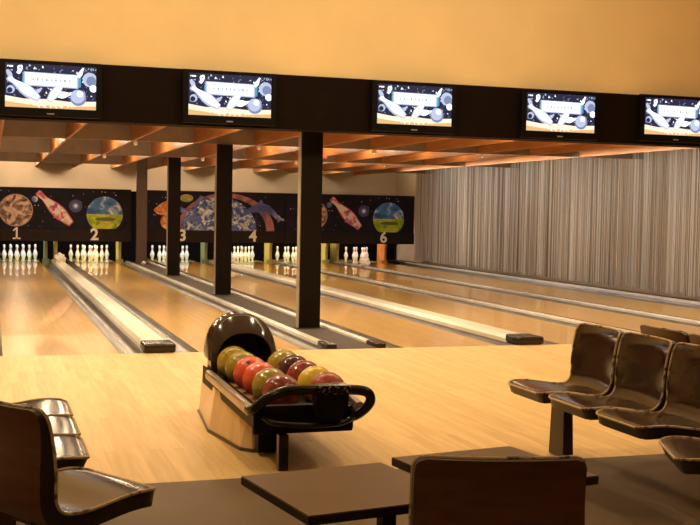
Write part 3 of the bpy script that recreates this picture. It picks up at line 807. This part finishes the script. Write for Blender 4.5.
for side in (0, 1):
    bm = bmesh.new(); ys_ = (-3.70, -3.9, -4.2, -4.5, YN+.01)
    prev = []
    for yy in ys_:
        x = tw(yy)[side] - (.012 if side == 0 else -.012); dz = tw(yy)[2]
        prev.append([bm.verts.new((x+a, yy, .352+b+dz)) for a, b in ((-.020, -.026), (-.024, 0), (-.018, .022), (0, .028), (.018, .022), (.022, 0), (.020, -.026))])
    for A, B in zip(prev, prev[1:]):
        for k in range(7): bm.faces.new((A[k], A[(k+1) % 7], B[(k+1) % 7], B[k]))
    bm.faces.new(prev[0]); bm.faces.new(prev[-1][::-1]); bmesh.ops.recalc_face_normals(bm, faces=bm.faces)
    o = obj('side_rail', bm, M_METAL, t, world=True, auto=True); o['label'] = 'brushed metal rail along the tray'
obj('front_panel', boxbm(-.595, -.045, YN-.02, YN+.025, .192, .345, bev=.01), M_TRAY, t, world=True)
bm = bmesh.new()
tube(bm, smooth_path([(-.605, YN+.05, .315), (-.60, YN-.02, .325), (-.565, YN-.05, .365), (-.52, YN-.08, .405), (-.45, YN-.10, .432), (-.36, YN-.11, .438), (-.20, YN-.11, .436), (-.06, YN-.10, .428),
                      (.005, YN-.10, .412), (.028, YN-.09, .372), (.010, YN-.08, .330), (-.03, YN-.06, .292), (-.06, YN-.03, .270)], 7), .027, 14)
tube(bm, smooth_path([(-.55, YN-.02, .285), (-.50, YN-.07, .262), (-.36, YN-.10, .250), (-.20, YN-.10, .248), (-.10, YN-.09, .262), (-.065, YN-.08, .300), (-.09, YN-.085, .345)], 6), .014, 12)
obj('handle_tube', bm, M_TUBE, t, world=True, smooth=True)
# hand dryer in the middle of the handle
dx0, dx1 = -.285, -.110
bm = bmesh.new()
prism(bm, [(dx0, .455), (dx0, .36), (dx0+.03, .27), (dx1-.03, .27), (dx1, .36), (dx1, .455)], 'y', YN-.15, YN-.022)
bmesh.ops.bevel(bm, geom=bm.edges[:], offset=.015, segments=3, affect='EDGES')
dr = obj('hand_dryer', bm, M_TRAY, t, world=True, auto=True)
bm = bmesh.new(); box(bm, dx0-.008, dx1+.008, YN-.16, YN-.05, .415, .462)
bmesh.ops.bevel(bm, geom=bm.edges[:], offset=.008, segments=2, affect='EDGES')
bmesh.ops.translate(bm, vec=-t.location, verts=bm.verts)
o = obj('grille', bm, noise_art('glitter_black', [(.58, (.01, .008, .008)), (.66, (.50, .30, .20))], 60, .2, 0), dr); o['label'] = 'black grille with glittering specks'
obj('post', boxbm(-.462, -.408, YN-.045, YN+.005, .001, .191, bev=.004), M_TUBE, t, world=True)

# balls
def ball_mat(name, c1, c2):
    m = noise_art(name, [(.35, c1), (.62, c2)], 6.0, .07, 2.5)
    m.node_tree.nodes['Principled BSDF'].inputs['Coat Weight'].default_value = .6
    return m
B_OL = ball_mat('ball_olive', (.22, .15, .015), (.48, .36, .05)); B_CO = ball_mat('ball_coral', (.70, .07, .03), (.82, .14, .06))
B_MA = ball_mat('ball_maroon', (.14, .02, .012), (.34, .07, .045)); B_YE = ball_mat('ball_yellow', (.62, .42, .02), (.75, .55, .05))
B_PU = ball_mat('ball_dark_purple', (.035, .012, .02), (.09, .03, .04)); B_RE = ball_mat('ball_brick_red', (.30, .05, .025), (.48, .10, .05))
M_HOLE = mat('ball_hole', (.02, .01, .01), .7)
def ball(x, y, z, m, lab, hd=None, holes=((.022, 0), (-.022, 0), (0, -.075))):
    bm = bmesh.new(); bmesh.ops.create_uvsphere(bm, u_segments=40, v_segments=26, radius=.108)
    q = V(hd or (random.uniform(-.5, .5), random.uniform(-.2, .8), random.uniform(-.9, -.2))).normalized()
    u = q.orthogonal().normalized(); w_ = q.cross(u)
    for (a, b) in holes:
        p = (q*.108 + u*a + w_*b).normalized()
        c = p*.1075; s = p.orthogonal().normalized(); s2 = p.cross(s)
        v = [bm.verts.new(c + p*.0012 + (s*math.cos(2*PI*k/12)+s2*math.sin(2*PI*k/12))*.0125) for k in range(12)]
        f = bm.faces.new(v); f.material_index = 1
        f.normal_update()
        if f.normal.dot(p) < 0: f.normal_flip()
    o = obj('bowling_ball', bm, [m, M_HOLE], smooth=True); o.location = (x, y, z)
    tag(o, lab, 'bowling ball', 'bowling balls on the return rack')
def bz(y): return .391 - .036*(y+3.33)/(-1.53) - .0185 + .02
Lb = [(B_OL, 'olive bowling ball deepest in the left row, partly under the hood'), (B_OL, 'olive bowling ball in the left row behind the coral ball with the dark hole'),
      (B_CO, 'coral red bowling ball with a dark finger hole facing up in the left row'), (B_CO, 'coral red bowling ball without visible holes in the left row'),
      (B_OL, 'olive yellow bowling ball between the coral and the front maroon balls'), (B_MA, 'maroon bowling ball at the front of the left row behind the black handle')]
for k, (m_, lab) in enumerate(Lb):
    y = -3.53-.2165*k; ball(-.417-.037*(y+3.53), y, bz(y), m_, lab, (-.30, -.62, .74) if k == 2 else None, ((0, 0),) if k == 2 else ((.022, 0), (-.022, 0), (0, -.075)))
Rb = [(B_OL, 'olive bowling ball at the back of the right row'), (B_PU, 'dark purple bowling ball in the right row next to the olive one'),
      (B_MA, 'maroon bowling ball in the right row between the dark purple and yellow ones'),
      (B_YE, 'bright yellow bowling ball in the right row'), (B_RE, 'brick red bowling ball at the front of the right row')]
for k, (m_, lab) in enumerate(Rb):
    y = -3.72-.2165*k; ball(-.135-.037*(y+3.72), y, bz(y), m_, lab)
